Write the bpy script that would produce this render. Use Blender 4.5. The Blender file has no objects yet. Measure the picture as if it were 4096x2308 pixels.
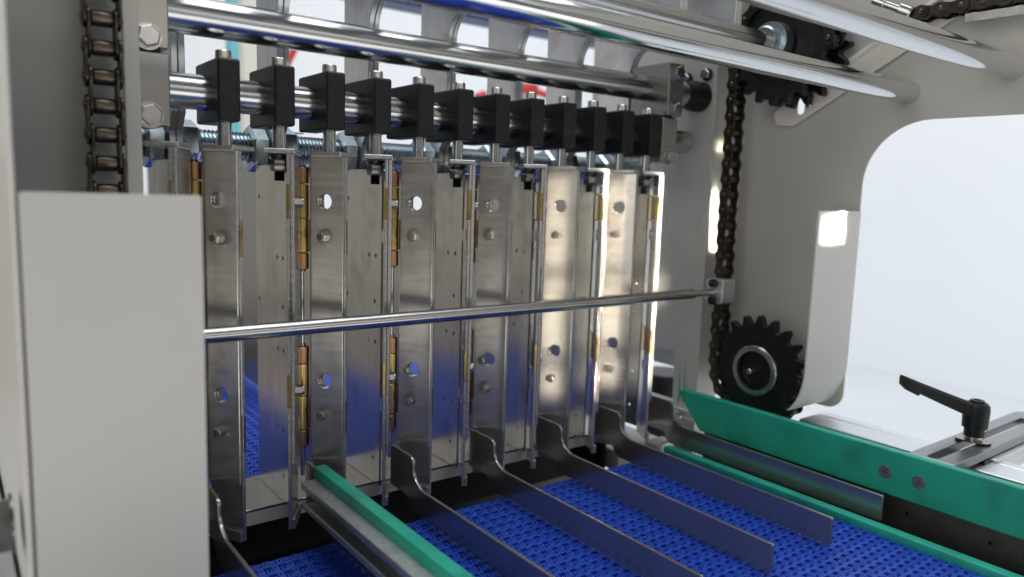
import bpy, bmesh, math, random
from mathutils import Vector, Matrix
random.seed(7)
S = bpy.context.scene
COL = S.collection
rad = math.radians

# ------------------------------------------------------------------ camera
cd = bpy.data.cameras.new("camera"); cam = bpy.data.objects.new("camera", cd); COL.objects.link(cam)
cr, cu, cf = Vector((.7964, -.6039, .0326)), Vector((.0514, .1213, .9913)), Vector((.6026, .7878, -.1277))
cam.matrix_world = Matrix(((cr.x, cu.x, -cf.x, 0), (cr.y, cu.y, -cf.y, 0), (cr.z, cu.z, -cf.z, 0), (0, 0, 0, 1)))
cd.sensor_width = 36; cd.lens = 26.27; cd.clip_start = .01; cd.clip_end = 100
cd.dof.use_dof = True; cd.dof.focus_distance = .60; cd.dof.aperture_fstop = 4.5
S.camera = cam
# ------------------------------------------------------------------ light
S.view_settings.view_transform = 'Standard'; S.view_settings.look = 'None'
S.view_settings.exposure = 0; S.view_settings.gamma = 1
W = bpy.data.worlds.new("World"); S.world = W; W.use_nodes = True
bg = W.node_tree.nodes["Background"]; bg.inputs[0].default_value = (.74, .72, .68, 1); bg.inputs[1].default_value = .17

def area(name, loc, aim, sx, sy, power, col, spread=180):
    l = bpy.data.lights.new(name, 'AREA'); l.shape = 'RECTANGLE'; l.size = sx; l.size_y = sy
    l.energy = power; l.color = col; l.spread = rad(spread)
    o = bpy.data.objects.new(name, l); COL.objects.link(o); o.location = loc
    o.rotation_euler = (Vector(aim) - Vector(loc)).to_track_quat('-Z', 'Y').to_euler()
    return o
area("window_light_front", (.4, -2.6, 1.0), (.4, .5, -.05), 5.0, 1.1, 16, (1, .96, .90))
area("floor_bounce", (.5, -1.3, -.95), (.4, .45, -.1), 3.0, 1.4, 18, (1, .97, .92))
area("left_fill", (-3.0, .8, .5), (.4, .55, -.1), 5.0, 2.8, 85, (1, .98, .94))  # unseen lamp added to brighten the plates and walls facing left
area("back_left_fill", (-2.2, 4.0, .6), (.3, .6, -.1), 3.6, 2.8, 8, (.98, .98, .94))  # unseen lamp added to give the side panels a mid-tone to reflect
area("ceiling_light", (.6, .5, 2.4), (.5, .4, 0), 2.6, 1.6, 62, (.86, .92, 1))
area("backdrop_fill_rear", (2.2, 2.0, 3.4), (3.2, 4.6, 1.0), 5, 1.2, 66, (.93, .96, 1))  # unseen lamp added to whiten the rear backdrop
area("backdrop_fill_side", (2.4, -.6, 2.6), (4.6, -.3, .4), 3.5, 1.2, 52, (.91, .95, 1))  # likewise added, whitens the right-hand wall
# low sun coming through the panes of a window: narrow warm beams
sd = Vector((.36, .91, -.15)).normalized()
def beam(name, x, z, w, h, power, y=.535, dist=2.3, spread=.7, d=sd):
    p = Vector((x, y, z)); q = p - d * dist
    area(name, q, p, w, h, power, (1, .88, .70), spread)
for k, (bx, bw) in enumerate(((.4672, .0135), (.5225, .0085), (.5472, .0135), (.6030, .0085))):
    beam("sun_pane_top", bx, -.025, bw, .085, .25 * bw / .1)
    beam("sun_pane_middle", bx, -.118, bw, .075, .22 * bw / .1)
    beam("sun_pane_bottom", bx + .001, -.182, bw * .7, .030, .08 * bw / .1)
beam("sun_pane_rod", .640, -.098, .050, .040, .05)
sd2 = Vector((.02, .95, -.31)).normalized()
for z, h in ((.058, .012), (.024, .030), (-.014, .030), (-.050, .026)):
    beam("sun_pane_right", .7165, z, .012, h, .012 * h * 90, .555, .9, .4, sd2)
for x, w in ((.6890, .0265), (.7128, .0105)):
    beam("sun_pane_cover", x, -.0210, w, .0155, w * .0155 * 38, .394, .5, .35)
    beam("sun_pane_cover_thin", x, -.0330, w, .0038, w * .0038 * 60, .394, .5, .35)
    beam("sun_pane_cover_low", x, -.0388, w, .0020, w * .0020 * 45, .394, .5, .35)

# ------------------------------------------------------------------ materials
def mat(name, col, metal=0., rough=.5, spec=.5, vary=0., vscale=60., stretch=(1, 1, 1), bump=0., bscale=400., rvary=0., coat=0., dirt=None, dscale=25., trans=0.):
    m = bpy.data.materials.new(name); m.use_nodes = True
    nt = m.node_tree; N = nt.nodes; L = nt.links; p = N["Principled BSDF"]
    p.inputs["Base Color"].default_value = (*col, 1); p.inputs["Metallic"].default_value = metal
    p.inputs["Roughness"].default_value = rough; p.inputs["Specular IOR Level"].default_value = spec
    if coat: p.inputs["Coat Weight"].default_value = coat; p.inputs["Coat Roughness"].default_value = .12
    if trans: p.inputs["Subsurface Weight"].default_value = trans; p.inputs["Subsurface Radius"].default_value = (.002, .003, .004)
    tc = N.new("ShaderNodeTexCoord"); oi = N.new("ShaderNodeObjectInfo")
    ad = N.new("ShaderNodeVectorMath"); ad.operation = 'ADD'
    cmb = N.new("ShaderNodeCombineXYZ")
    for k in range(3): L.new(oi.outputs["Random"], cmb.inputs[k])
    L.new(tc.outputs["Object"], ad.inputs[0]); L.new(cmb.outputs[0], ad.inputs[1])
    mp = N.new("ShaderNodeMapping"); mp.inputs["Scale"].default_value = stretch; L.new(ad.outputs[0], mp.inputs[0])
    def noise(scale, src, det=4):
        n = N.new("ShaderNodeTexNoise"); n.inputs["Scale"].default_value = scale; n.inputs["Detail"].default_value = det
        L.new(src.outputs[0], n.inputs["Vector"]); return n
    colsock = None
    if vary:
        n = noise(vscale, mp); r = N.new("ShaderNodeMapRange")
        r.inputs[1].default_value = .3; r.inputs[2].default_value = .7
        r.inputs[3].default_value = 1 - vary; r.inputs[4].default_value = 1 + vary
        L.new(n.outputs[0], r.inputs[0])
        mx = N.new("ShaderNodeVectorMath"); mx.operation = 'SCALE'; mx.inputs[0].default_value = col
        L.new(r.outputs[0], mx.inputs["Scale"]); colsock = mx.outputs[0]
    if dirt:
        n = noise(dscale, ad, 6); r = N.new("ShaderNodeMapRange")
        r.inputs[1].default_value = .50; r.inputs[2].default_value = .74; L.new(n.outputs[0], r.inputs[0])
        mx = N.new("ShaderNodeMix"); mx.data_type = 'RGBA'; mx.inputs["B"].default_value = (*dirt, 1)
        if colsock: L.new(colsock, mx.inputs["A"])
        else: mx.inputs["A"].default_value = (*col, 1)
        L.new(r.outputs[0], mx.inputs["Factor"]); colsock = mx.outputs["Result"]
    if colsock: L.new(colsock, p.inputs["Base Color"])
    if rvary:
        n = noise(vscale * .6 if vary else 30, mp, 5); r = N.new("ShaderNodeMapRange")
        r.inputs[1].default_value = .3; r.inputs[2].default_value = .7
        r.inputs[3].default_value = max(.02, rough - rvary); r.inputs[4].default_value = rough + rvary
        L.new(n.outputs[0], r.inputs[0]); L.new(r.outputs[0], p.inputs["Roughness"])
    if bump:
        n = noise(bscale, mp, 3); b = N.new("ShaderNodeBump"); b.inputs["Strength"].default_value = bump; b.inputs["Distance"].default_value = .0004
        L.new(n.outputs[0], b.inputs["Height"]); L.new(b.outputs[0], p.inputs["Normal"])
    return m
M = {}
M['steel'] = mat('brushed_stainless', (.63, .61, .575), .80, .19, vary=.05, vscale=12, stretch=(2, 2, 30), bump=.04, bscale=16, rvary=.05, dirt=(.47, .44, .39), dscale=42)
M['steel_v'] = mat('stainless_vertical_grain', (.57, .545, .49), .84, .22, vary=.05, vscale=8, stretch=(40, 40, 1.2), bump=.03, bscale=9, rvary=.05, dirt=(.42, .39, .35), dscale=34)
M['steel_b'] = mat('bright_bluish_stainless', (.66, .67, .68), .72, .30, vary=.06, vscale=10, stretch=(20, 20, 2), dirt=(.48, .47, .46), dscale=30)
M['bar'] = mat('grey_bar_steel', (.30, .30, .31), .9, .36, vary=.08, vscale=60, stretch=(2, 60, 60))
M['steel_fin'] = mat('polished_fin_stainless', (.37, .355, .33), .84, .24, vary=.03, vscale=14, rvary=.03)
M['edge'] = mat('cut_steel_edge', (.47, .46, .44), .8, .38, vary=.22, vscale=500, bump=.5, bscale=900)
M['weld'] = mat('weld_tinted_steel', (.52, .48, .42), 1, .36, vary=.15, vscale=200, bump=.3, bscale=500)
M['chrome'] = mat('polished_chrome_rod', (.68, .69, .70), 1, .09, vary=.03, vscale=60, stretch=(1, 40, 40), rvary=.03)
M['shaft'] = mat('ground_steel_shaft', (.50, .505, .50), 1, .20, vary=.07, vscale=30, stretch=(1, 60, 60), rvary=.05)
M['rodend'] = mat('grey_ground_rod', (.50, .49, .47), 1, .22, vary=.06, vscale=40, stretch=(60, 1, 1))
M['zinc'] = mat('blue_zinc_plating', (.50, .58, .62), 1, .25, vary=.12, vscale=40, bump=.15, bscale=700, rvary=.06)
M['bolt'] = mat('stainless_bolt', (.55, .53, .50), 1, .26, vary=.10, vscale=150)
M['black'] = mat('black_plastic_block', (.011, .011, .012), 0, .42, .35, vary=.25, vscale=300, bump=.25, bscale=900, dirt=(.022, .021, .021), dscale=120)
M['blackox'] = mat('black_oxide_steel', (.02, .02, .022), .6, .38, .5, vary=.3, vscale=120, bump=.2, bscale=500)
M['nut'] = mat('dark_nut_steel', (.20, .19, .18), 1, .22, vary=.2, vscale=200)
M['screwm'] = mat('dull_screw_steel', (.22, .21, .22), .8, .5, vary=.15, vscale=300)
M['brass'] = mat('brass_hinge', (.50, .36, .12), 1, .24, vary=.12, vscale=120, dirt=(.30, .19, .08), dscale=90)
M['copper'] = mat('copper_tinted_hinge', (.38, .20, .10), 1, .28, vary=.15, vscale=150, dirt=(.30, .15, .07), dscale=120)
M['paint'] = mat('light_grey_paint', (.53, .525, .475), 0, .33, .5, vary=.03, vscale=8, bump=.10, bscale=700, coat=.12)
M['paintd'] = mat('shaded_grey_paint', (.27, .27, .25), 0, .35, .5, vary=.04, vscale=8, bump=.10, bscale=700, coat=.12)  # grey paint darkened in its colour for the shade inside the left recess
M['lipw'] = mat('beige_lip_and_lit_bracket', (.80, .77, .70), 0, .45, vary=.04, vscale=20)
M['paintw'] = mat('pale_painted_cover', (.62, .62, .59), 0, .36, .5, vary=.03, vscale=8, bump=.08, bscale=700, coat=.10)
M['green'] = mat('green_slide_plastic', (.020, .37, .26), 0, .42, .4, vary=.12, vscale=30, bump=.08, bscale=500, dirt=(.020, .23, .165), dscale=22)
M['blue'] = mat('blue_belt_plastic', (.016, .068, .47), 0, .42, .4, vary=.15, vscale=35, bump=.15, bscale=900, trans=.05)
M['navy'] = mat('navy_painted_steel', (.016, .026, .15), 0, .4, .5, vary=.1, vscale=10)
M['alu'] = mat('dull_aluminium', (.50, .51, .50), .9, .46, vary=.12, vscale=260, bump=.25, bscale=700, dirt=(.40, .40, .38), dscale=60)
M['aluw'] = mat('anodised_rail', (.70, .71, .72), 1, .45, vary=.05, vscale=30, stretch=(60, 2, 60))
M['darksteel'] = mat('dark_backing_steel', (.14, .14, .13), 1, .5, vary=.15, vscale=80, bump=.1, bscale=400)
M['chain'] = mat('oily_chain_steel', (.065, .054, .044), .9, .34, vary=.3, vscale=150, dirt=(.03, .025, .02), dscale=200)
M['chainl'] = mat('worn_chain_roller', (.13, .105, .08), 1, .32, vary=.25, vscale=150)
M['handle'] = mat('black_lever_plastic', (.007, .007, .008), 0, .42, .3, bump=.3, bscale=1400)
M['wall'] = mat('white_backdrop', (.86, .88, .90), 0, .9, .1, vary=.02, vscale=.6)
M['teal'] = mat('teal_paint', (.16, .50, .57), 0, .6)
M['cream'] = mat('cream_paint', (.80, .74, .62), 0, .6)
M['red'] = mat('red_paint', (.62, .035, .02), 0, .4, vary=.1, vscale=5)
M['dark'] = mat('dark_underframe', (.012, .012, .014), 0, .7)
M['ink'] = mat('stamped_ink', (.05, .045, .04), 0, .6)
M['mirror'] = mat('bright_sheet_stainless', (.66, .66, .68), 1, .13, vary=.05, vscale=6, rvary=.05)

# ------------------------------------------------------------------ mesh helpers
def nb(): return bmesh.new()
def box(bm, x0, x1, y0, y1, z0, z1, bev=0., mtx=None, seg=1):
    vs = [bm.verts.new((x, y, z)) for x in (x0, x1) for y in (y0, y1) for z in (z0, z1)]
    fs = [(0, 1, 3, 2), (4, 6, 7, 5), (0, 4, 5, 1), (2, 3, 7, 6), (0, 2, 6, 4), (1, 5, 7, 3)]
    fc = [bm.faces.new([vs[i] for i in f]) for f in fs]
    geo = vs
    if bev:
        es = list({e for f in fc for e in f.edges})
        r = bmesh.ops.bevel(bm, geom=es, offset=bev, segments=seg, affect='EDGES', profile=.5)
        geo = list({v for f in r['faces'] for v in f.verts} | {v for v in vs if v.is_valid})
    if mtx: bmesh.ops.transform(bm, matrix=mtx, verts=geo)
    return geo
def basis(axis):
    a = Vector(axis).normalized(); t = Vector((0, 0, 1)) if abs(a.z) < .9 else Vector((1, 0, 0))
    u = t.cross(a).normalized(); return a, u, a.cross(u)
def lathe(bm, prof, org, axis, seg=24, phase=0., cap0=True, cap1=True):
    a, u, v = basis(axis); org = Vector(org); rings = []
    for r, h in prof:
        rings.append([bm.verts.new(org + a * h + (u * math.cos(phase + 2 * math.pi * k / seg) + v * math.sin(phase + 2 * math.pi * k / seg)) * r) for k in range(seg)])
    for A, B in zip(rings, rings[1:]):
        for k in range(seg): bm.faces.new((A[k], A[(k + 1) % seg], B[(k + 1) % seg], B[k]))
    if cap0: bm.faces.new(rings[0][::-1])
    if cap1: bm.faces.new(rings[-1])
def cyl(bm, p0, p1, r, seg=24, c=0.):
    p0 = Vector(p0); p1 = Vector(p1); h = (p1 - p0).length
    pr = [(r - c, 0), (r, c), (r, h - c), (r - c, h)] if c else [(r, 0), (r, h)]
    lathe(bm, pr, p0, p1 - p0, seg)
def plate(bm, outline, holes, t, mtx, bev=0., res=1):
    """flat sheet with real holes: outline and holes in (u, v), thickness t about w = 0"""
    cu_ = bpy.data.curves.new("tmp", 'CURVE'); cu_.dimensions = '2D'; cu_.fill_mode = 'BOTH'
    cu_.extrude = t / 2 - bev; cu_.bevel_depth = bev; cu_.bevel_resolution = res - 1; cu_.offset = -bev
    for pts in [outline] + holes:
        sp = cu_.splines.new('POLY'); sp.points.add(len(pts) - 1); sp.use_cyclic_u = True
        for q, (a, b) in zip(sp.points, pts): q.co = (a, b, 0, 1)
    o = bpy.data.objects.new("tmp", cu_); me = bpy.data.meshes.new_from_object(o)
    me.transform(mtx); bm.from_mesh(me)
    bpy.data.objects.remove(o); bpy.data.curves.remove(cu_); bpy.data.meshes.remove(me)
def frame(org, U, V):
    U = Vector(U).normalized(); V = Vector(V).normalized(); w = U.cross(V); o = Vector(org)
    return Matrix(((U.x, V.x, w.x, o.x), (U.y, V.y, w.y, o.y), (U.z, V.z, w.z, o.z), (0, 0, 0, 1)))
def YZ(x): return frame((x, 0, 0), (0, 1, 0), (0, 0, 1))      # (u, v) = (Y, Z)
def XY(z): return frame((0, 0, z), (1, 0, 0), (0, 1, 0))
def XZ(y): return frame((0, y, 0), (1, 0, 0), (0, 0, 1))
def circ(u, v, r, n=20): return [(u + r * math.cos(2 * math.pi * k / n), v + r * math.sin(2 * math.pi * k / n)) for k in range(n)]
def rect(u0, u1, v0, v1, r=0., n=5):
    if not r: return [(u0, v0), (u1, v0), (u1, v1), (u0, v1)]
    out = []
    for cx, cy, a0 in ((u1 - r, v0 + r, -90), (u1 - r, v1 - r, 0), (u0 + r, v1 - r, 90), (u0 + r, v0 + r, 180)):
        out += [(cx + r * math.cos(rad(a0 + 90 * k / n)), cy + r * math.sin(rad(a0 + 90 * k / n))) for k in range(n + 1)]
    return out
def fillet(pts, rs, n=6):
    out = []; L_ = len(pts)
    for i, p in enumerate(pts):
        r = rs[i] if isinstance(rs, (list, tuple)) else rs
        if not r: out.append(p); continue
        p = Vector(p); a = (Vector(pts[i - 1]) - p).normalized(); b = (Vector(pts[(i + 1) % L_]) - p).normalized()
        ang = a.angle(b); d = r / math.tan(ang / 2); s = p + a * d; e = p + b * d
        c = p + (a + b).normalized() * (r / math.sin(ang / 2))
        v0 = s - c; v1 = e - c; w = math.atan2(v0.x * v1.y - v0.y * v1.x, v0.dot(v1))
        for k in range(n + 1):
            th = w * k / n; out.append((c.x + v0.x * math.cos(th) - v0.y * math.sin(th), c.y + v0.x * math.sin(th) + v0.y * math.cos(th)))
    return out
def hexbolt(bm, p, axis, af, h, seg=6, washer=0.):
    R = af / math.sqrt(3); d = Vector(axis).normalized(); p = Vector(p)
    if washer:
        lathe(bm, [(washer, 0), (washer, .0012)], p, d, 24); p = p + d * .0012
    lathe(bm, [(R, 0), (R, h * .82), (R * .86, h)], p, d, 6, phase=.3)
def link(o): COL.objects.link(o); return o
def obj(name, bm, m, parent=None, kind=None, flat=False):
    me = bpy.data.meshes.new(name); bmesh.ops.recalc_face_normals(bm, faces=bm.faces[:]); bm.to_mesh(me); bm.free()
    me.materials.append(M[m])
    if not flat: me.shade_smooth(); me.set_sharp_from_angle(angle=rad(32))
    o = link(bpy.data.objects.new(name, me))
    if parent:
        o.parent = parent
        w = parent; t = Vector((0, 0, 0))
        while w: t += w.location; w = w.parent
        o.location = -t                       # the vertices are written in world metres
    if kind: o['kind'] = kind
    return o
def tag(o, label, cat, group=None):
    o['label'] = label; o['category'] = cat
    if group: o['group'] = group
    return o
def thing(name, label, cat, loc=(0, 0, 0), group=None):
    o = link(bpy.data.objects.new(name, None)); o.location = loc; o.empty_display_size = .02
    return tag(o, label, cat, group)
def copy_tree(o, parent=None):
    c = o.copy(); COL.objects.link(c); c.parent = parent
    for ch in list(o.children): copy_tree(ch, c)
    return c
ORD = ['first', 'second', 'third', 'fourth', 'fifth', 'sixth', 'seventh', 'eighth', 'ninth', 'tenth', 'eleventh', 'twelfth']

# ------------------------------------------------------------------ setting: backdrop and floor
bm = nb(); box(bm, .05, 7.5, 4.2, 4.25, -1.6, 5); obj('backdrop_wall', bm, 'wall', kind='structure')
bm = nb(); box(bm, 4.4, 4.45, -3, 4.19, -1.6, 5); obj('side_wall', bm, 'wall', kind='structure')
M['floor'] = mat('pale_floor', (.74, .76, .79), 0, .7, vary=.03, vscale=1)
M['beige'] = mat('beige_floor', (.50, .41, .34), 0, .6, vary=.08, vscale=2)
bm = nb(); box(bm, .05, 7.5, -4, 4.19, -1.0, -.98); obj('floor', bm, 'floor', kind='structure')
bm = nb(); box(bm, -5, .049, -4, 7, -1.0, -.981); obj('floor', bm, 'beige', kind='structure')

# ------------------------------------------------------------------ machine frame
XL, XR = .0247, .745                                              # outer walls
lf = thing('side_frame', 'light grey sheet metal side frame on the left, with a shaded chain recess', 'machine frame', (.06, .53, -.6))
bm = nb(); box(bm, XL - .001, XL + .001, .3885, .80, -.6, .5, .0006); obj('outer_wall', bm, 'paintw', lf)
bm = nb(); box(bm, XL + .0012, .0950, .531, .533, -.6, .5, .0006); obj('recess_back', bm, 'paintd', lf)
bm = nb(); box(bm, .0952, .1045, .5305, .533, -.6, .5, .0006); obj('edge_flange', bm, 'paint', lf)
bm = nb(); box(bm, .1028, .1045, .5332, .70, -.6, .5); obj('inner_wall', bm, 'paint', lf)
cv = thing('left_chain_cover', 'plain light grey cover plate in the left foreground, hiding the lower chain', 'cover', (.065, .388, -.45))
bm = nb()
plate(bm, rect(.0268, .1022, -.5, -.0066, .0015, 3), [], .0022, XZ(.3880), .0005, 2)
box(bm, .1004, .1022, .3893, .405, -.5, -.009)
obj('cover_plate', bm, 'paintw', cv)

rf = thing('side_frame', 'grey painted side frame on the right with a large rounded opening', 'machine frame', (.73, .5, -.6))
pts = [(-.25, .0808), (.395, .0808), (.395, -.2165), (.80, -.2165), (.80, .5), (-.25, .5)]
def slot_outline(y, z0, z1, r): return [(y + r * math.cos(rad(a)), z0 + r * math.sin(rad(a))) for a in range(180, 361, 30)] + [(y + r * math.cos(rad(a)), z1 + r * math.sin(rad(a))) for a in range(0, 181, 30)]
SLOT = slot_outline(.4665, .0968, .1085, .0044)
pl = fillet(pts, [0, .062, .018, 0, 0, 0], 12)
bm = nb(); plate(bm, pl, [slot_outline(.4700, .0974, .1096, .0050)], .002, YZ(XR), .0004)
obj('outer_wall', bm, 'paint', rf)
bm = nb(); box(bm, .7060, XR - .0012, .555, .557, -.330, .5, .0005); obj('recess_back', bm, 'paint', rf)
pts = [(.553, -.330), (.589, -.330), (.589, -.186), (.672, -.186), (.672, .5), (.553, .5)]
bm = nb(); plate(bm, fillet(pts, [0, 0, .002, 0, 0, 0], 3), [], .002, YZ(.7050), .0005)
obj('inner_wall', bm, 'paint', rf)
for y, z in ((.566, .140), (.595, .138), (.60, .060)):
    bm = nb(); hexbolt(bm, (.7085, y, z), (-1, 0, 0), .011, .006, washer=.0075); bmesh.ops.translate(bm, verts=bm.verts[:], vec=(-.0045, 0, 0)); obj('bolt', bm, 'nut', rf)
cv = thing('right_chain_cover', 'pale cover plate beside the lower right sprocket, with a bright patch of sun', 'cover', (.706, .394, -.21))
bm = nb()
prof = [(.3940, -.0078)] + [(.3940, -.16)] + [(.3940 + .030 * (1 - math.cos(rad(a))), -.165 - .050 * math.sin(rad(a))) for a in range(0, 61, 10)]
va = []
for y, z in prof: va.append([bm.verts.new((x, y + dy, z)) for x, dy in ((.668, 0), (.7455, 0), (.7455, .0018), (.668, .0018))])
for A, B in zip(va, va[1:]):
    for k in range(4): bm.faces.new((A[k], A[(k + 1) % 4], B[(k + 1) % 4], B[k]))
bm.faces.new(va[0]); bm.faces.new(va[-1][::-1])
obj('cover_plate', bm, 'paintw', cv)
# slanted bracket on the right wall
br = thing('slanted_bracket', 'slanted flat bracket with an upright slot, fixed to the right frame wall', 'bracket', (.74, .43, .09))
A = Vector((.4744, .0810)); d = Vector((-.868, .496)).normalized(); nrm = Vector((d.y, -d.x)); B = A + d * .22
bm = nb(); plate(bm, fillet([tuple(A), tuple(B), tuple(B + nrm * .024), (.4995, .0960), (.4945, .0822)], [.004, 0, 0, .003, .004], 4), [SLOT], .003, YZ(.7385), .0006); obj('lower_flange', bm, 'lipw', br)  # paler paint puts the stronger light on this slanted bracket into its colour
q = [A + d * .030 + nrm * .0203, B + nrm * .0203, B + nrm * .0242, A + d * .030 + nrm * .0242]
bm = nb(); plate(bm, [tuple(v) for v in q], [], .0075, YZ(.7340), .0006); obj('upper_rib', bm, 'lipw', br)
for y, z in ((.4812, .1037), (.4575, .1020)):
    bm = nb(); lathe(bm, [(.0034, 0), (.0034, .001), (.0026, .002)], (.7369, y, z), (-1, 0, 0), 16); obj('screw', bm, 'bolt', br)

# ------------------------------------------------------------------ round bars
def bar(name, label, x0, x1, y, z, r, m, seg=40, cat='rod'):
    bm = nb(); cyl(bm, (x0, y, z), (x1, y, z), r, seg, .0006); return tag(obj(name, bm, m), label, cat)
bar('clamp_bar', 'polished round bar carrying the twelve black clamp blocks', .108, .688, .5785, .064, .0125, 'shaft')
t = thing('upper_rod', 'thick polished rod running above the black clamp blocks', 'rod', (.4, .575, .116))
bm = nb(); cyl(bm, (.112, .575, .116), (.700, .575, .116), .0133, 48, .0006); obj('shaft', bm, 'shaft', t)
bm = nb(); lathe(bm, [(.0145, 0), (.0145, .010), (.0170, .016), (.0170, .040)], (.672, .575, .1157), (1, 0, 0), 36); obj('bushing', bm, 'blackox', t)
bm = nb(); lathe(bm, [(.0142, 0), (.0142, .018)], (.652, .575, .1158), (1, 0, 0), 36); obj('collar', bm, 'zinc', t)
bar('chrome_tube', 'mirror chrome tube crossing the top, its far end meeting the right wall', .0, XR - .0012, .357, .1068, .0101, 'chrome', 56, 'tube')
bar('chrome_tube', 'nearest mirror chrome tube in the top right corner of the view', .2, XR - .0012, .2702, .1205, .0104, 'chrome', 56, 'tube')
# lower front rod
t = thing('front_rod', 'slender steel rod stretched across the front of the upright plates', 'rod', (.4, .5175, -.1026))
bm = nb(); cyl(bm, (.08, .5175, -.1026), (.6425, .5175, -.1026), .0055, 32, .0004); obj('shaft', bm, 'rodend', t)
bm = nb(); cyl(bm, (.6425, .5175, -.1026), (.679, .5175, -.1026), .0036, 24); obj('shaft_end', bm, 'rodend', t)
eb = thing('chain_carrier_block', 'small pale metal block joining the front rod to the right chain', 'block', (.69, .5175, -.115))
bm = nb(); plate(bm, rect(.506, .529, -.1150, -.0880, .0035, 5), [], .022, YZ(.6890), .001, 2); obj('block', bm, 'aluw', eb)
for z in (-.0925, -.1115):
    bm = nb(); lathe(bm, [(.0048, 0), (.0048, .0045), (.004, .005)], (.6778, .5175, z), (-1, 0, 0), 20)
    lathe(bm, [(.0022, 0), (.0014, .0012)], (.6727, .5175, z), (-1, 0, 0), 12); obj('screw', bm, 'blackox', eb)

# ------------------------------------------------------------------ bar brackets
def bracket(name, label, x0, x1, dx, side):
    t = thing(name, label, 'bracket', ((x0 + x1) / 2, .575, .035))
    for nm, z0, z1, sx in (('upper_jaw', .0870, .1420, 0.), ('lower_jaw', .0370, .0842, dx)):
        bm = nb()
        for a, b, k in ((z0, z1, 0),):
            box(bm, x0 + sx, x1 + sx, .5500, .6050, a, b, .0008)
        obj(nm, bm, 'steel_fin', t)
    bm = nb(); box(bm, x0 + .003, x1 - .004, .556, .60, .0842, .0870); obj('shim', bm, 'blackox', t)
    for z, sx in ((.0935, 0.), (.0430, dx)):
        bm = nb(); hexbolt(bm, ((x0 + x1) / 2 + sx - .001, .5500, z), (0, -1, 0), .0130, .0050, washer=.0088); obj('hex_bolt', bm, 'bolt', t)
    return t
bracket('bar_bracket', 'split steel bracket gripping both round bars at the left frame', .102, .1265, 0, -1)
rb = bracket('bar_bracket', 'split steel bracket gripping both round bars near the right frame', .6215, .6450, -.006, 1)
bm = nb(); hexbolt(bm, (.633, .5500, .1320), (0, -1, 0), .0130, .0050, washer=.0088); obj('hex_bolt', bm, 'bolt', rb)

# ------------------------------------------------------------------ threaded rod, nuts, hanger plates
def helix(bm, x0, x1, y, z, r, depth, p, seg=22):
    n = int((x1 - x0) / p) * seg; cr_, ro = [], []
    for i in range(n + 1):
        a = 2 * math.pi * i / seg; x = x0 + p * i / seg; c, s = math.cos(a), math.sin(a)
        cr_.append(bm.verts.new((x, y + r * c, z + r * s))); ro.append(bm.verts.new((x + p / 2, y + (r - depth) * c, z + (r - depth) * s)))
    for i in range(n):
        bm.faces.new((cr_[i], cr_[i + 1], ro[i + 1], ro[i]))
        if i + 1 + seg <= n: bm.faces.new((ro[i], ro[i + 1], cr_[i + 1 + seg], cr_[i + seg]))
bm = nb(); helix(bm, .100, .688, .640, .0295, .0128, .0019, .0031)
tag(obj('threaded_rod', bm, 'zinc'), 'zinc plated threaded rod behind the upright plates', 'threaded rod')
XC = [.1453 + .08 * k for k in range(7)]
hp = None
GZ = .0295
outline = ([(.5950 + .0, .1615)] + [(.606 - .026 * (1 - math.cos(rad(a))) * -1 - .026 * 1 + .0 , .1355 + .026 * math.sin(rad(a))) for a in ()])
def gallows():
    pts = [(.6535, .235), (.470, .235), (.470, .1620)]
    pts += [(.580 + .027 * math.sin(rad(a)), .135 + .027 * math.cos(rad(a))) for a in range(0, 91, 9)]
    pts += [(.607, .052), (.6165, .0400)] + [(.640 + .0235 * math.cos(rad(a)), GZ + .0235 * math.sin(rad(a))) for a in range(158, 381, 12)]
    pts += [(.6565, .055), (.6565, .235)]
    return [p for p in pts[1:]]
for k, xc in enumerate(XC):
    nm = ['leftmost', 'second', 'third', 'fourth', 'fifth', 'sixth', 'rightmost'][k]
    lab = f'doubled steel hanger plate with arched cut-out, {nm} of the row on the threaded rod'
    t = thing('hanger_plate', lab, 'hanger plate', (xc, .64, .01), 'hanger plates along the threaded rod')
    if hp is None:
        for s in (-1, 1):
            bm = nb(); plate(bm, gallows(), [], .0048, YZ(xc + s * .00262), .0005); obj('sheet', bm, 'steel_b', t)
        for s in (-1, 1):
            x = xc + s * .0056
            bm = nb(); R_ = .0345 / math.sqrt(3)
            lathe(bm, [(R_ * .90, 0), (R_, .0018), (R_, .0118), (R_ * .88, .0145)], (x, .640, GZ), (s, 0, 0), 6, phase=.35)
            obj('hex_nut', bm, 'zinc', t)
        bm = nb(); lathe(bm, [(.0024, 0), (.0024, .003)], (xc - .0052, .642, .186), (-1, 0, 0), 16); obj('bolt', bm, 'blackox', t)
        hp = t
    else:
        for ch in hp.children:
            c = ch.copy(); COL.objects.link(c); c.parent = t

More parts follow.
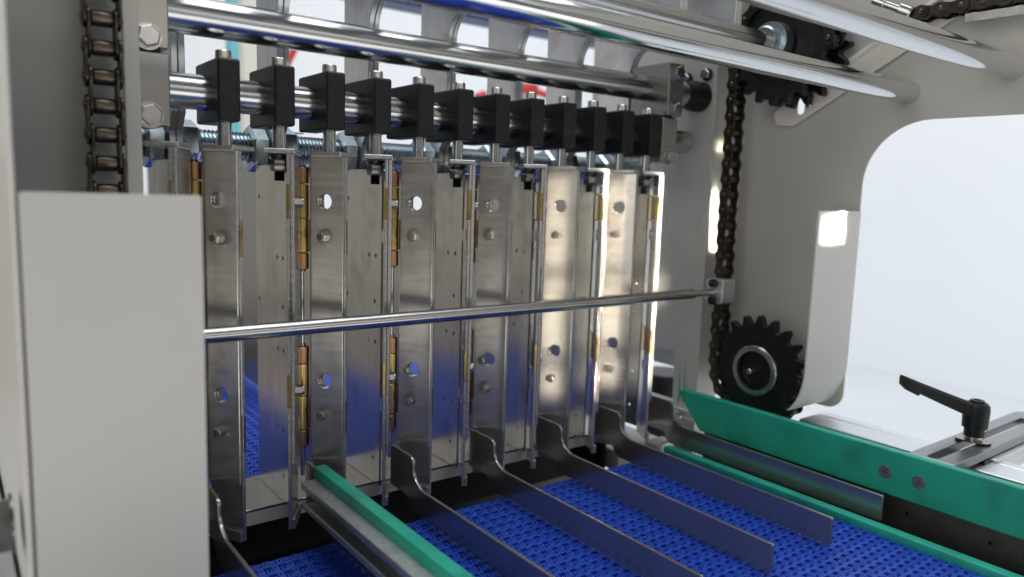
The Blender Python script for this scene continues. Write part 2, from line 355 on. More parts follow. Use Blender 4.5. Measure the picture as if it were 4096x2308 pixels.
# ------------------------------------------------------------------ clamp blocks with their hanging rods
cb = None
for i in range(12):
    x = .1653 + .04 * i
    lab = f'black clamp block on the polished bar, {ORD[i]} counted from the left bracket' if i < 11 else 'black clamp block on the polished bar, rightmost, beside the right bracket'
    t = thing('clamp_block', lab, 'clamp block', (x, .5785, .0432), 'clamp blocks along the polished bar')
    if cb is None:
        bm = nb(); box(bm, x - .0078, x + .0078, .550, .607, .0432, .0868, .0013, seg=1); obj('block', bm, 'black', t)
        bm = nb(); lathe(bm, [(.0056, 0), (.0056, .0054), (.0050, .0062), (.0030, .0062), (.0026, .0040)], (x, .563, .0869), (0, 0, 1), 28); obj('cap_screw', bm, 'bolt', t)
        bm = nb(); lathe(bm, [(.0049, 0), (.0049, .0172)], (x, .563, .0262), (0, 0, 1), 28); obj('hanger_rod', bm, 'shaft', t)
        bm = nb(); lathe(bm, [(.0076, 0), (.0078, -.0016), (.0066, -.0034)], (x, .563, .0222), (0, 0, 1), 28)
        lathe(bm, [(.0066, -.0032), (.0071, -.0044), (.0071, -.0100), (.0060, -.0122)], (x, .563, .0222), (0, 0, 1), 6, phase=.2); obj('flange_nut', bm, 'nut', t)
        bm = nb(); lathe(bm, [(.0040 if j % 2 else .0035, .0105 - j * .00055) for j in range(15)], (x, .563, 0), (0, 0, 1), 20); obj('thread_end', bm, 'blackox', t)
        cb = t
    else:
        for ch in cb.children:
            c = ch.copy(); COL.objects.link(c); c.parent = t

# ------------------------------------------------------------------ lane dividers (V shaped pairs of hinged plates)
s30, c30 = .5, math.sqrt(3) / 2
ZT, ZB, ZF = .0225, -.2207, -.2650
KN = [(.0141, .0016, 'copper', 0), (.0008, -.0254, 'brass', -1), (-.0257, -.0522, 'brass', 1), (-.0529, -.0656, 'copper', 0),
      (-.1280, -.1417, 'copper', 0), (-.1421, -.1684, 'brass', -1), (-.1688, -.1961, 'brass', 1), (-.1968, -.2099, 'copper', 0)]
def arm(t, xc, side):
    """side -1: left plate, +1: right plate; u runs from the front edge back to the hinge, w outward"""
    org = (xc + side * .0215, .537, 0); U = (-side * s30, c30, 0)
    F = frame(org, U, (0, 0, 1))                # w = U x z
    F2 = F @ Matrix.Translation((0, 0, 0))
    wdir = Vector(U).cross(Vector((0, 0, 1))); out = Vector((side * c30, s30, 0)); sg = 1 if wdir.dot(out) > 0 else -1
    def P(w): return F @ Matrix.Translation((0, 0, sg * w))
    L_ = .0312
    big = [(.0168, -.0118), (.0168, -.1540)] if side > 0 else [(.0190, -.0404), (.0190, -.1850)]
    nut = [(.0182, -.0392), (.0182, -.1820)] if side > 0 else [(.0200, -.0129), (.0200, -.1590)]
    bm = nb(); plate(bm, rect(0, L_, ZB, ZT), [circ(u, v, .0060, 28) for u, v in big], .0026, P(-.0013), .0004); pl_ = obj('divider_plate', bm, 'steel', t)
    # outer layer in three stretches, left open where the hinge leaves sit
    lz = [(a, b) for a, b, m_, sd_ in KN if m_ == 'brass' and sd_ == side]
    cuts = [ZT] + [z for a, b in lz for z in (a + .0004, b - .0004)] + [ZF]
    bm = nb()
    for a, b in zip(cuts[::2], cuts[1::2]):
        hs = [circ(u, v, .0060, 24) for u, v in big if b + .007 < v < a - .007]
        plate(bm, rect(.0000, L_, b, a), hs, .0024, P(.00135), .0003)
    obj('backing_layer', bm, 'steel', t)
    bm = nb(); plate(bm, rect(-.00055, .0012, ZF + .0005, ZT - .0005), [], .0022, P(.00140), .0002)
    if side < 0: plate(bm, rect(-.00050, .0010, -.2114, ZT - .0005), [], .0022, P(-.00120), .0002)
    ed = obj('front_edge', bm, 'edge', t)
    bm = nb(); box(bm, .0003, L_ - .001, ZF, ZF + .0085, -.0026, .0000, .0004, mtx=P(0) @ Matrix.Scale(sg, 4, (0, 0, 1)))
    obj('foot', bm, 'edge', t)
    for a, b in lz:
        bm = nb(); plate(bm, rect(-.0007, L_ + .003, b + .0003, a - .0003), [], .0026, P(.00170), .0003); obj('hinge_leaf', bm, 'brass', t)
    for u, v in nut:
        p = P(-.0026) @ Vector((u, v, 0)); ax = -out
        bm = nb(); hexbolt(bm, p, ax, .0076, .0034); lathe(bm, [(.0035, .0030), (.0034, .0043), (.0029, .0046), (.0025, .0046), (.0024, .0040)], p, ax, 20); lathe(bm, [(.0023, .003), (.0021, .0047)], p, ax, 16); obj('lock_nut', bm, 'bolt', t)
    bm = nb(); box(bm, .0022, L_ + .0005, ZT + .0002, .0262, -.0030, .0195, .0006, mtx=P(0) @ Matrix.Scale(sg, 4, (0, 0, 1)))
    obj('top_tab', bm, 'edge', t)
    bm = nb()                                           # weld bead along the tab
    for k in range(16):
        p = P(-.0027) @ Vector((.0030 + k * .0017, ZT + .0002, 0))
        bmesh.ops.create_icosphere(bm, subdivisions=1, radius=.00115, matrix=Matrix.Translation(p) @ Matrix.Diagonal((1, 1, .9, 1)))
    obj('weld_bead', bm, 'weld', t)
    # side panel of the lane
    x = xc + side * .0140
    if side < 0:
        hs = [(.5565, -.0556), (.5685, -.0556), (.609, -.0099), (.6104, -.0935), (.5575, -.0935), (.5685, -.1275), (.5563, -.1275), (.611, -.1904), (.5689, -.1905), (.5569, -.1906), (.6110, -.2280), (.5582, -.2286)]
    else: hs = [(.609, -.0099), (.6104, -.0935), (.611, -.1904)]
    bm = nb(); plate(bm, [(.5605, -.2566), (.632, -.2566), (.632, .0155), (.5760, .0155), (.5760, .0090), (.5605, .0090)], [circ(u * 1.0253, v * 1.0253, .00165, 12) for u, v in hs], .0020, YZ(x), .0003); obj('side_panel', bm, 'steel_v', t)
DN = ['partly hidden behind the left cover', 'second from the left, its left plate stamped with numbers', 'third from the left, behind the green-capped rail',
      'at the centre of the row', 'fifth from the left', 'sixth from the left, in the sun', 'rightmost, only its left plate standing']
full = None
for k, xc in enumerate(XC):
    t = thing('lane_divider', 'stainless lane divider, ' + DN[k], 'lane divider', (xc, .5695, ZF), 'lane dividers in the row')
    if k in (0, 6):
        arm(t, xc, 1 if k == 0 else -1)
        if k == 0: arm(t, xc, -1)
    elif full is None:
        arm(t, xc, -1); arm(t, xc, 1)
    if full is None and k in (0, 1) or k == 6:
        for a, b, m_, sd_ in KN:
            bm = nb(); lathe(bm, [(.0048, b), (.0053, b + .0005), (.0053, a - .0005), (.0048, a)], (xc, .5695, 0), (0, 0, 1), 28); obj('hinge_barrel', bm, m_, t)
        bm = nb(); cyl(bm, (xc, .5695, -.2360), (xc, .5695, .0175), .0017, 14); obj('hinge_pin', bm, 'bolt', t)
        bm = nb()
        for z in (.0142, -.0675, -.1275, -.2118): lathe(bm, [(.0030, 0), (.0030, .0016)], (xc, .5695, z), (0, 0, 1), 16)
        obj('clip', bm, 'nut', t)
    elif full:
        for ch in full.children:
            c = ch.copy(); COL.objects.link(c); c.parent = t
    if k == 1:
        full = t
        FULL_K = list(t.children)
def text(body, size, mtx, parent, m='ink', name='stamped_text'):
    c = bpy.data.curves.new('t', 'FONT'); c.body = body; c.size = size; c.extrude = .00003
    o = bpy.data.objects.new('t', c); me = bpy.data.meshes.new_from_object(o); me.transform(mtx)
    bpy.data.objects.remove(o); bpy.data.curves.remove(c)
    bm = nb(); bm.from_mesh(me); bpy.data.meshes.remove(me); return obj(name, bm, m, parent, flat=True)
def strip_text(xc, side, body, size, z0):
    # letters run down the front edge
    nrm_ = Vector((side * s30, -c30, 0)); p = Vector((xc + side * .0215, .537, z0)) + nrm_ * .00068
    across = Vector((c30, side * s30, 0)).normalized()
    text(body, size, frame(p - across * .0017, (0, 0, 1), -across) @ Matrix.Translation((0, -.0036 * 0 - .0030, 0)), [o for o in bpy.data.objects if o.type == 'EMPTY' and o.get('category') == 'lane divider' and abs(o.location.x - xc) < .001][0])
strip_text(XC[1], -1, '5533  405000 1020 03', .0034, -.103)
strip_text(XC[4], -1, '1TZ102 IHD 405000', .0030, -.095)
strip_text(XC[0], 1, '1-4 2143 40500 10', .0030, -.052)

# ------------------------------------------------------------------ transfer plate and fins
t = thing('transfer_plate', 'bright steel transfer plate bridging the gap under the upright plates', 'plate', (.33, .595, -.264))
bm = nb(); box(bm, .106, .572, .5715, .6400, -.2590, -.2568, .0004); obj('top_sheet', bm, 'mirror', t)
bm = nb(); box(bm, .106, .572, .5717, .5735, -.2700, -.2591); obj('front_lip', bm, 'lipw', t)
FIN = [(.5600, -.2213), (.5600, -.2565), (.531, -.2565), (.5255, -.2680), (.2895, -.2680), (.2880, -.2665), (.2880, -.2462), (.2890, -.2452), (.5060, -.2452), (.5205, -.2380), (.5215, -.2213)]
FR = [0, 0, .004, .010, 0, 0, 0, 0, .012, .010, .006]
fin = None
FL = ['only a sliver beside the left cover', 'under the green-capped aluminium rail', 'right of the green-capped aluminium rail', 'in the middle of the belt, running out of frame',
      'whose square end is second farthest from the right green rail', 'whose square end is next to the low green strip', 'farthest right, in front of the tall green rail']
for k, xc in enumerate(XC):
    x = xc - (.003 if k == 2 else 0)
    lab = 'thin steel guide fin, ' + FL[k]
    if fin is None:
        bm = nb(); plate(bm, fillet(FIN, FR, 6), [], .0028, YZ(0), .0004, 2); fin = obj('guide_fin', bm, 'steel_fin'); o = fin
    else: o = fin.copy(); COL.objects.link(o)
    o.location.x = x
    tag(o, lab, 'guide fin', 'guide fins over the front belt')

# ------------------------------------------------------------------ modular belts
PY, CX, ZBELT = .0111, .0106, -.2700
def pad(bm, x0, x1, y0, y1, z0, z1, hx, hy, hw, hl, tip):
    """knuckle: block with a square pocket at (hx, hy); tip = +1/-1 end that is rounded down"""
    c = .0013
    def ring(z, a0, a1, b0, b1): return [bm.verts.new(p) for p in ((a0, b0, z), (a1, b0, z), (a1, b1, z), (a0, b1, z))]
    yt0, yt1 = (y0 + c, y1) if tip < 0 else (y0, y1 - c)
    bot = ring(z0, x0, x1, y0, y1); mid = ring(z1 - c, x0, x1, y0, y1); e = .00025
    top = ring(z1, x0 + e, x1 - e, yt0, yt1)
    hole = ring(z1, hx - hw, hx + hw, hy - hl, hy + hl); flo = ring(z1 - .0026, hx - hw, hx + hw, hy - hl, hy + hl)
    for A, B in ((bot, mid), (mid, top), (top, hole), (hole, flo)):
        for k in range(4): bm.faces.new((A[k], A[(k + 1) % 4], B[(k + 1) % 4], B[k]))
    bm.faces.new(flo)
def belt_row(x0, n):
    bm = nb()
    for k in range(n):
        xa = x0 + k * CX
        pad(bm, xa - .00248, xa + .00248, .0010, .0076, -.0052, 0, xa + .0001, .0040, .00058, .00165, 1)
        xb = xa + CX / 2
        pad(bm, xb - .00248, xb + .00248, -.0076, -.0010, -.0052, 0, xb - .0001, -.0040, .00058, .00165, -1)
    box(bm, x0 - .0026, x0 + (n - .5) * CX + .0026, -.00115, .00115, -.0030, -.00006)
    box(bm, x0 - .0026, x0 + (n - .5) * CX + .0026, -.0034, .0034, -.0050, -.0029)
    return bm
def make_belt(name, label, x0, n, y_start, rows, z, nose_y=None, nose_sign=1, down=0):
    t = thing(name, label, 'conveyor belt', (x0 + n * CX / 2, y_start, z - .006))
    bm = belt_row(x0, n); me = None
    for j in range(rows):
        if me is None:
            o = obj('belt_module', bm, 'blue', t, flat=True); me = o.data; base = o.location.copy()
        else:
            o = link(bpy.data.objects.new('belt_module', me)); o.parent = t
        o.location = Vector((0, y_start + (-nose_sign) * -1 * 0, z)) - t.location + Vector((0, nose_sign * PY * j, 0))
    # the rows that turn down round the end roller
    R_ = .026
    for j in range(1, down + 1):
        o = link(bpy.data.objects.new('belt_module', me)); o.parent = t
        th = j * PY / R_
        cy = y_start; cz = z - R_
        if th < math.pi / 2 + .3:
            y = cy - nose_sign * R_ * math.sin(th); zz = cz + R_ * math.cos(th)
            o.rotation_euler.x = nose_sign * th
        else:
            continue
        o.location = Vector((0, y, zz)) - t.location
    return t
make_belt('front_belt', 'blue modular plastic belt in the foreground under the guide fins', .1178, 46, .5000, 40, ZBELT, nose_sign=-1, down=4)
make_belt('rear_belt', 'blue modular plastic belt behind the upright plates, seen through the first lane', .1120, 51, .6560, 40, -.2620, nose_sign=1, down=4)
t = thing('belt_bed', 'dark steel bed carrying the belts', 'conveyor bed', (.36, .5, -.40))
bm = nb(); box(bm, .108, .620, .05, .505, -.34, -.281); obj('front_bed', bm, 'dark', t)
bm = nb(); box(bm, .106, .640, .650, 1.30, -.34, -.270); obj('rear_bed', bm, 'dark', t)
bm = nb(); box(bm, .104, .700, -.1, 1.30, -.41, -.40); obj('gap_dark_pan', bm, 'dark', t)  # black pan added to keep the gap under the belts dark
bm = nb(); box(bm, .104, .1055, .05, 1.3, -.40, -.275); obj('gap_light_block', bm, 'dark', t)  # added to block stray light entering that gap from the left

# ------------------------------------------------------------------ green rails
t = thing('left_guide_rail', 'aluminium guide rail with a green plastic cap, ending in front of the third plate', 'guide rail', (.216, .3, -.246))
bm = nb(); pts = [(.2168, -.2245), (.2262, -.2245), (.2262, -.2155), (.2240, -.2130), (.2180, -.2130), (.2168, -.2142)]
box(bm, .2168, .2266, .02, .5262, -.2265, -.2130, .0011, seg=2); obj('plastic_cap', bm, 'green', t)
bm = nb()
prof = fillet([(.2052, -.2215), (.2167, -.2215), (.2167, -.2268), (.2270, -.2268), (.2270, -.2420), (.2052, -.2420), (.2052, -.2372), (.2072, -.2372), (.2072, -.2392), (.2192, -.2392), (.2192, -.2278), (.2052, -.2278)],
              [.0006, 0, 0, 0, .0005, .0005, .0008, 0, 0, 0, 0, .0018], 3)
va = [[bm.verts.new((x, y, z)) for x, z in prof] for y in (.02, .5215)]
n = len(prof)
for k in range(n): bm.faces.new((va[0][k], va[0][(k + 1) % n], va[1][(k + 1) % n], va[1][k]))
bm.faces.new(va[0]); bm.faces.new(va[1][::-1])
obj('channel', bm, 'alu', t)
t = thing('right_guide_rail', 'tall green plastic guide rail with a slanted end and two countersunk screws', 'guide rail', (.654, .3, -.256))
bm = nb(); plate(bm, fillet([(.02, -.2530), (.5035, -.2530), (.5345, -.2195), (.5345, -.2128), (.02, -.2128)], [0, .003, .010, .005, 0], 6), [], .0085, YZ(.6545), .0012, 3); obj('green_board', bm, 'green', t)
for y, z in ((.3006, -.2335), (.2722, -.2336)):
    bm = nb(); lathe(bm, [(.0058, .0), (.0056, -.0002), (.0021, -.0002), (.0020, .0022)], (.65025, y, z), (1, 0, 0), 28, cap0=False, cap1=True)
    o = obj('countersunk_screw', bm, 'screwm', t)
    bm = nb(); lathe(bm, [(.0022, 0), (.0012, .0012)], (.6500, y, z), (1, 0, 0), 6, cap0=True); obj('hex_socket', bm, 'bolt', o)
    text('A2-70', .0021, frame((.64995, y + .0030, z + .0026), (0, -1, 0), (0, 0, 1)), o, 'bolt', 'screw_marking')
t = thing('backing_plate', 'dark steel backing plate with small holes below the tall green rail', 'plate', (.656, .3, -.285))
bm = nb(); plate(bm, rect(.02, .500, -.30, -.2532), [circ(y, -.2655, .0018, 12) for y in (.2805, .2150, .1905, .36)], .003, YZ(.6560)); obj('steel_plate', bm, 'darksteel', t)
bm = nb(); box(bm, .6585, .660, .02, .500, -.30, -.2532); obj('back_sheet', bm, 'dark', t)
bm = nb(); box(bm, .6005, .6110, .02, .510, -.2712, -.2635, .0009, seg=2)
tag(obj('green_wear_strip', bm, 'green'), 'low green plastic wear strip along the right edge of the blue belt', 'wear strip')
bm = nb(); lathe(bm, [(.004, 0), (.0058, .002), (.0058, .011), (.004, .013)], (.624, .158, -.268), (-.6, -.7, .2), 14)
tag(obj('knurled_knob', bm, 'blackox'), 'small dark knob at the bottom right corner beside the low green strip', 'knob')

# ------------------------------------------------------------------ right conveyor side: rails, slotted bar, lever
t = thing('conveyor_side_rail', 'pale aluminium side rail of the conveyor behind the tall green rail', 'rail', (.73, .25, -.25))
bm = nb(); box(bm, .7030, .7365, -.2, .418, -.26, -.2250, .0008); obj('inner_profile', bm, 'aluw', t)
bm = nb(); box(bm, .7385, .7500, -.2, .418, -.26, -.2252, .0008); box(bm, .7495, .7560, .3560, .418, -.255, -.2256, .001); obj('outer_profile', bm, 'aluw', t)
bm = nb(); box(bm, .7366, .7384, -.2, .417, -.26, -.2275); obj('groove', bm, 'blackox', t)
t = thing('slotted_bar', 'slotted steel adjusting bar with an engraved scale, under the black lever', 'bar', (.76, .252, -.205))
def sl(x0, x1, y0, y1, n=6):
    r = (y1 - y0) / 2; cy = (y0 + y1) / 2
    return [(x1 - r + r * math.cos(rad(a)), cy + r * math.sin(rad(a))) for a in range(-90, 91, 15)] + [(x0 + r + r * math.cos(rad(a)), cy + r * math.sin(rad(a))) for a in range(90, 271, 15)]
bm = nb(); plate(bm, fillet([(.6195, .2340), (.8500, .2340), (.8500, .2690), (.6195, .2690)], [.001, .012, .012, .001], 6), [sl(.6215, .8230, .2480, .2570)], .0075, XY(-.20375), .0005); obj('bar', bm, 'bar', t)
bm = nb()
for k in range(13): box(bm, .6405 + k * .0042, .6409 + k * .0042, .2582, .2582 + (.0045 if k % 2 else .0026), -.1999, -.19985)
obj('scale_marks', bm, 'ink', t)
t = thing('bar_holder', 'pale metal clamp block holding the slotted bar from below', 'block', (.74, .245, -.225))
bm = nb(); box(bm, .6905, .7900, .2290, .2425, -.2240, -.2085, .0008); obj('block', bm, 'aluw', t)
bm = nb(); box(bm, .6760, .6900, .2330, .2440, -.2240, -.2085, .0008); obj('dark_jaw', bm, 'blackox', t)
lv = thing('clamping_lever', 'black clamping lever with its handle raised, screwed on the slotted bar', 'lever', (.6976, .2515, -.20))
hub = Vector((.6976, .2515, -.1999))
bm = nb(); lathe(bm, [(.0050, 0), (.0136, .0004), (.0138, .0016), (.005, .0020)], hub, (.12, .02, 1), 36); obj('washer', bm, 'nut', lv)
bm = nb(); lathe(bm, [(.0072, .0016), (.0072, .0030), (.0066, .0034), (.0072, .0038), (.0072, .0052)], hub, (0, 0, 1), 28); obj('ferrule', bm, 'bolt', lv)
ld = Vector((-.794, .608, 0)).normalized(); wd = Vector((ld.y, -ld.x, 0))
bm = nb()
lathe(bm, [(.0078, .0052), (.0078, .0125), (.0098, .0128), (.0104, .0270), (.0100, .0320), (.0080, .0345), (.0062, .0348), (.0050, .0330)], hub, (0, 0, 1), 32)
sec = [(.000, .0200, .0335, .0075), (.010, .0235, .0362, .0058), (.030, .0318, .0432, .0048), (.052, .0412, .0510, .0042), (.0525, .0392, .0512, .0045), (.062, .0435, .0548, .0045), (.067, .0480, .0565, .0030)]
va = []
for s_, z0, z1, w in sec:
    c = hub + ld * s_
    va.append([bm.verts.new(c + wd * a + Vector((0, 0, z))) for a, z in ((-w, z0 + .0012), (-w * .7, z0), (w * .7, z0), (w, z0 + .0012), (w, z1 - .0022), (w * .55, z1), (-w * .55, z1), (-w, z1 - .0022))])
for A, B in zip(va, va[1:]):
    for k in range(8): bm.faces.new((A[k], A[(k + 1) % 8], B[(k + 1) % 8], B[k]))
bm.faces.new(va[0]); bm.faces.new(va[-1][::-1])
obj('handle', bm, 'handle', lv)
bm = nb(); lathe(bm, [(.0056, .0325), (.0056, .0362), (.0052, .0368), (.0030, .0368), (.0028, .034)], hub, (0, 0, 1), 24); obj('cap_screw', bm, 'blackox', lv)

for o in list(COL.objects):
    if o.name.split('.')[0] in ('slotted_bar', 'bar_holder', 'clamping_lever'): o.location *= 1.064; o.scale = (1.064,) * 3
# ------------------------------------------------------------------ chains and sprockets
CP = .0170
def link_shape(p, r, waist):
    pts = [(-p / 2 + r * math.cos(rad(a)), r * math.sin(rad(a))) for a in range(60, 301, 24)]
    pts += [(0, -waist)] + [(p / 2 + r * math.cos(rad(a)), r * math.sin(rad(a))) for a in range(-120, 121, 24)] + [(0, waist)]
    return pts
LM = {}
def chain_mesh(kind):
    if kind in LM: return LM[kind]
    bm = nb(); Fm = frame((0, 0, 0), (0, 1, 0), (0, 0, 1))
    if kind == 'roller': lathe(bm, [(.0044, -.0056), (.0048, -.0050), (.0048, .0050), (.0044, .0056)], (0, 0, 0), (1, 0, 0), 18); m_ = 'chainl'
    if kind == 'pin': lathe(bm, [(.0018, -.0112), (.0025, -.0106), (.0025, .0106), (.0018, .0112)], (0, 0, 0), (1, 0, 0), 12); m_ = 'chainl'
    if kind == 'inner_plate': plate(bm, link_shape(CP, .0066, .0046), [], .0017, Fm, .0003); m_ = 'chain'
    if kind == 'outer_plate': plate(bm, link_shape(CP, .0064, .0044), [], .0017, Fm, .0003); m_ = 'chain'
    me = bpy.data.meshes.new(kind); bmesh.ops.recalc_face_normals(bm, faces=bm.faces[:]); bm.to_mesh(me); bm.free(); me.materials.append(M[m_])
    me.shade_smooth(); me.set_sharp_from_angle(angle=rad(35)); LM[kind] = me; return me
def chain(label, x, path, par0=0):
    t = thing('roller_chain', label, 'chain', (x, path[0][0], min(p[1] for p in path)))
    def put(kind, y, z, rx=0, dx=0):
        o = link(bpy.data.objects.new(kind, chain_mesh(kind))); o.parent = t; o.location = Vector((x + dx, y, z)) - t.location; o.rotation_euler.x = rx
    for k, (y, z) in enumerate(path):
        put('roller', y, z); put('pin', y, z)
        if k + 1 < len(path):
            y2, z2 = path[k + 1]; a = math.atan2(z2 - z, y2 - y); kind = 'outer_plate' if (k + par0) % 2 else 'inner_plate'
            dx = .0092 if kind == 'outer_plate' else .0072
            for s_ in (-1, 1): put(kind, (y + y2) / 2, (z + z2) / 2, a, s_ * dx)
    return t
chain('dark roller chain hanging in the left recess, its rollers facing out', .0815, [(.5175, .1114 + CP * 3 - CP * k) for k in range(14)])
def sprocket(label, x, y, z, n=20, ph=0., th=.0085):
    t = thing('sprocket', label, 'sprocket', (x, y, z - .06))
    Rp = CP / (2 * math.sin(math.pi / n)); pts = []
    for k in range(n):
        a0 = 2 * math.pi * k / n + ph; st = 2 * math.pi / n
        for fr, r in ((-.5, Rp - .0046), (-.38, Rp - .0043), (-.27, Rp - .0008), (-.15, Rp + .0040), (-.07, Rp + .0056), (.07, Rp + .0056), (.15, Rp + .0040), (.27, Rp - .0008), (.38, Rp - .0043)):
            pts.append((y + r * math.cos(a0 + fr * st), z + r * math.sin(a0 + fr * st)))
    bm = nb(); plate(bm, pts, [circ(y, z, .0215, 32)], th, YZ(x), .0008); obj('toothed_disc', bm, 'blackox', t)
    return t, Rp
SY, SZ = .4683, -.1830
t, Rp = sprocket('black toothed sprocket low on the right, with a bright bearing ring', .698, SY, SZ)
bm = nb(); lathe(bm, [(.0275, 0), (.0275, -.003), (.0262, -.0042), (.0250, -.0042), (.0245, -.003), (.0232, -.003), (.0228, -.0042), (.0215, -.0042), (.0210, 0)], (.6945, SY, SZ), (1, 0, 0), 48, cap0=False, cap1=False); obj('bearing_ring', bm, 'bolt', t)
bm = nb(); lathe(bm, [(.0213, 0), (.0213, .002)], (.6975, SY, SZ), (1, 0, 0), 40); obj('hub_disc', bm, 'blackox', t)
bm = nb(); hexbolt(bm, (.6975, SY + .003, SZ - .001), (-1, 0, 0), .0070, .006); lathe(bm, [(.0032, 0), (.0032, .011), (.0026, .0118)], (.6975, SY + .003, SZ - .001), (-1, 0, 0), 16); obj('centre_bolt', bm, 'bolt', t)
text('OR 05B20', .0060, frame((.6932, SY + .020, SZ + .0335), (0, -1, 0), (0, 0, 1)), t, 'chain')
UY, UZ = .4683, .1580
t, _ = sprocket('upper black sprocket behind the chrome tube, on the grey cross shaft', .698, UY, UZ, ph=.1)
bm = nb(); lathe(bm, [(.040, 0), (.040, .004), (.030, .006)], (.6975, UY, UZ), (-1, 0, 0), 40); obj('hub_flange', bm, 'blackox', t)
bm = nb(); lathe(bm, [(.034, 0), (.034, .006), (.030, .007), (.030, .014), (.034, .015), (.034, .022)], (.7025, UY, UZ), (1, 0, 0), 40); obj('spacer', bm, 'blackox', t)
pts = []
t2, _ = sprocket('second black sprocket next to the right wall, behind the upper one', .7265, UY, UZ, ph=.02)
t = thing('cross_shaft', 'grey steel cross shaft running into the upper sprocket hub', 'shaft', (.5, UY, UZ))
bm = nb(); cyl(bm, (.10, UY, UZ + .001), (.667, UY, UZ + .001), .0090, 36, .0005); obj('shaft', bm, 'shaft', t)
bm = nb(); lathe(bm, [(.0130, 0), (.0142, .001), (.0142, .010), (.0200, .0105), (.0205, .0230)], (.664, UY, UZ + .001), (1, 0, 0), 36); obj('hub_collar', bm, 'zinc', t)
path = [(UY - Rp * math.cos(k * CP / Rp) * -1 * 0 - 0, 0) for k in ()]
wrap = []
n0 = 10
for k in range(n0, 0, -1): th = k * 2 * math.pi / 20; wrap.append((UY + Rp * math.cos(th), UZ + Rp * math.sin(th)))
zz = UZ; run = []
while zz > SZ + .5 * CP: run.append((UY + Rp, zz)); zz -= CP
low = []
th0 = math.asin(max(-1, min(1, (run[-1][1] - CP - SZ) / Rp)))
for k in range(11): th = th0 - k * 2 * math.pi / 20; low.append((SY + Rp * math.cos(th), SZ + Rp * math.sin(th)))
chain('brown oily roller chain running down the right frame between the two sprockets', .7005, wrap + run + low)
chain('roller chain running level towards the viewer in the top right corner', .7270, [(.392 - CP * k, .1745) for k in range(16)], 1)
t = thing('guard_strip', 'grey flat strip below the level chain in the top right corner', 'strip', (.72, .2, .17))
bm = nb(); box(bm, .7180, .7200, .02, .3034, .1592, .1668, .0004); obj('upright_flange', bm, 'alu', t)
bm = nb(); box(bm, .7202, .7400, .02, .3034, .1650, .1668, .0004); obj('flat_flange', bm, 'alu', t)
t = thing('grease_fitting', 'nickel plated pipe fitting in the top right corner by the level chain', 'fitting', (.72, .375, .182))
ax = Vector((.013, -.0314, -.0157)).normalized(); p = Vector((.6990, .3765, .1880))
bm = nb(); lathe(bm, [(.0042, 0), (.0042, .010), (.0034, .011), (.0034, .024)], p, ax, 20); obj('stem', bm, 'bolt', t)
bm = nb(); lathe(bm, [(.0034, .024), (.0062, .0245), (.0062, .034), (.0050, .0355)], p, ax, 20); obj('sleeve', bm, 'bolt', t)

# ------------------------------------------------------------------ odds and ends on the right, under the frame
t = thing('inner_side_rail', 'pale steel rail end behind the last plate on the right', 'rail', (.68, .56, -.26))
bm = nb(); box(bm, .6700, .6950, .520, .640, -.2520, -.2415, .001); obj('rail', bm, 'aluw', t)
bm = nb(); hexbolt(bm, (.6697, .548, -.2490), (-1, 0, 0), .008, .004); obj('bolt', bm, 'bolt', t)
t = thing('end_support', 'grey painted support behind the last guide fins on the right', 'support', (.61, .56, -.30))
bm = nb(); box(bm, .5720, .6500, .5480, .6400, -.2990, -.2760, .001); obj('shelf', bm, 'paint', t)
bm = nb(); box(bm, .6120, .6420, .5300, .5480, -.2960, -.2700, .001); obj('block', bm, 'steel', t)
bm = nb(); box(bm, .5610, .5655, .5600, .6300, -.2985, -.2400, .0005); obj('post', bm, 'dark', t)
bm = nb(); lathe(bm, [(.040, 0), (.040, .112), (.037, .118)], (.936, .80, -.402), (0, 0, 1), 32); tag(obj('black_canister', bm, 'blackox'), 'black round canister seen through the gap below the right frame', 'canister')
bm = nb(); box(bm, 1.000, 1.014, .790, .80, -.5, .10); tag(obj('blue_upright', bm, 'navy'), 'narrow blue upright beside the black canister below the right frame', 'upright')

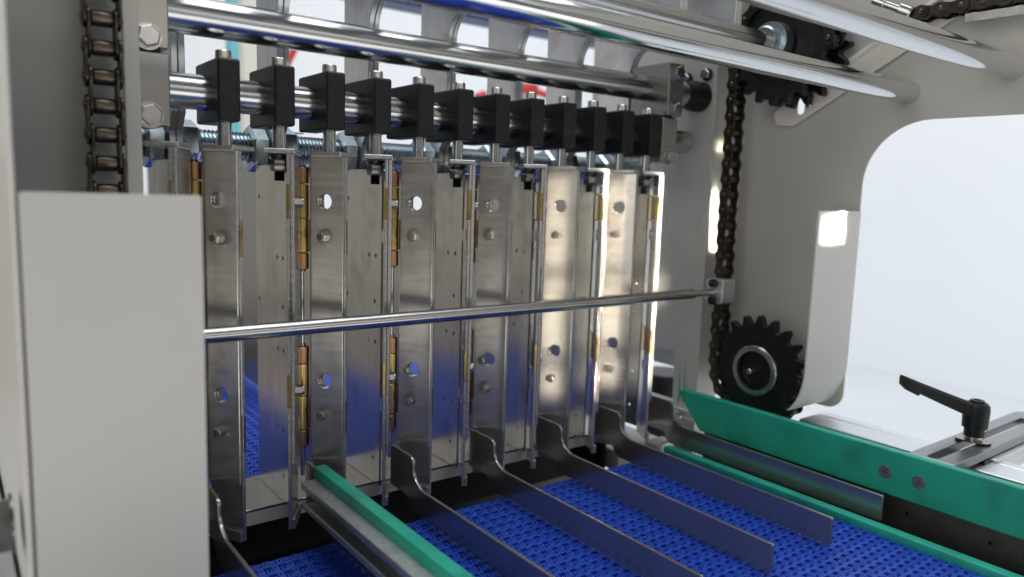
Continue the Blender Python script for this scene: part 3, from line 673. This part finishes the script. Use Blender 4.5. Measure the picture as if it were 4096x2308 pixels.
# ------------------------------------------------------------------ left edge bits
t = thing('left_side_rail', 'bluish aluminium side rail at the bottom left edge of the view', 'rail', (0, .5, -.25))
bm = nb(); box(bm, -.060, .0085, .25, 1.2, -.26, -.2080, .001); obj('outer_profile', bm, 'aluw', t)
bm = nb(); box(bm, .0100, .0215, .25, 1.2, -.26, -.2085, .001); obj('inner_profile', bm, 'aluw', t)
bm = nb(); box(bm, .0086, .0099, .25, 1.2, -.26, -.2100); obj('groove', bm, 'blackox', t)
t = thing('spacer_bolt', 'stacked steel bolt and spacer at the bottom left edge beside the cover', 'bolt', (.01, .42, -.17))
bm = nb(); hexbolt(bm, (.0200, .42, -.168), (-1, 0, 0), .024, .008, washer=.0148); obj('hex_head', bm, 'nut', t)
bm = nb(); lathe(bm, [(.0128, 0), (.0128, .007), (.0118, .0075)], (.0102, .42, -.168), (-1, 0, 0), 28); obj('spacer', bm, 'bolt', t)
bm = nb(); box(bm, -.20, .012, .85, .90, -.30, .02); tag(obj('dark_motor_housing', bm, 'blackox'), 'dark blurred housing at the far left edge behind the cover', 'housing')

# ------------------------------------------------------------------ seen behind
t = thing('rear_hopper', 'blurred bright stainless side wall behind the first lane', 'machine panel', (.33, 1.1, -.25))
bm = nb(); box(bm, .3120, .3145, .84, 1.55, -.2570, .060, .001); obj('side_sheet', bm, 'steel_fin', t)
bm = nb(); box(bm, .3146, .3350, .84, 1.55, .0580, .0600, .0005); obj('top_flange', bm, 'steel_fin', t)
bm = nb(); box(bm, -.6, 2.6, 1.2, 1.26, .3200, .45, .004); tag(obj('navy_crossbeam', bm, 'navy'), 'navy blue crossbeam high behind the hanger plates', 'beam')
bm = nb(); box(bm, .905, .940, 3.0, 3.05, -.9, 1.6); tag(obj('teal_post', bm, 'teal'), 'blurred teal post far behind the first clamp blocks', 'post')
bm = nb(); box(bm, .985, 1.10, 3.1, 3.15, -.9, 1.6); tag(obj('cream_post', bm, 'cream'), 'blurred cream post just right of the teal post far behind', 'post')
t = thing('red_machine', 'blurred bright red frame on a machine far behind the middle clamp blocks', 'frame', (1.5, 2.0, .2))
def redbar(x0, z0, x1, z1, w=.018):
    bm = nb(); cyl(bm, (x0, 2.0, z0), (x1, 2.0, z1), w, 12); return bm
obj('rod', redbar(1.365, .292, 1.395, .306, .014), 'red', t); obj('rod', redbar(1.53, .338, 1.60, .350), 'red', t); obj('rod', redbar(1.55, .345, 1.72, .318, .012), 'red', t)
obj('rod', redbar(1.53, .338, 1.56, .270, .012), 'red', t)
bm = redbar(.792, .40, .735, .285, .010); tag(obj('dark_red_bar', bm, 'red'), 'slanting dark red bar far behind, right of the second clamp block', 'bar')
bm = redbar(.4605, .400, .4600, .365, .004); tag(obj('red_lamp', bm, 'red'), 'small red spot far behind beside the left bracket', 'lamp')
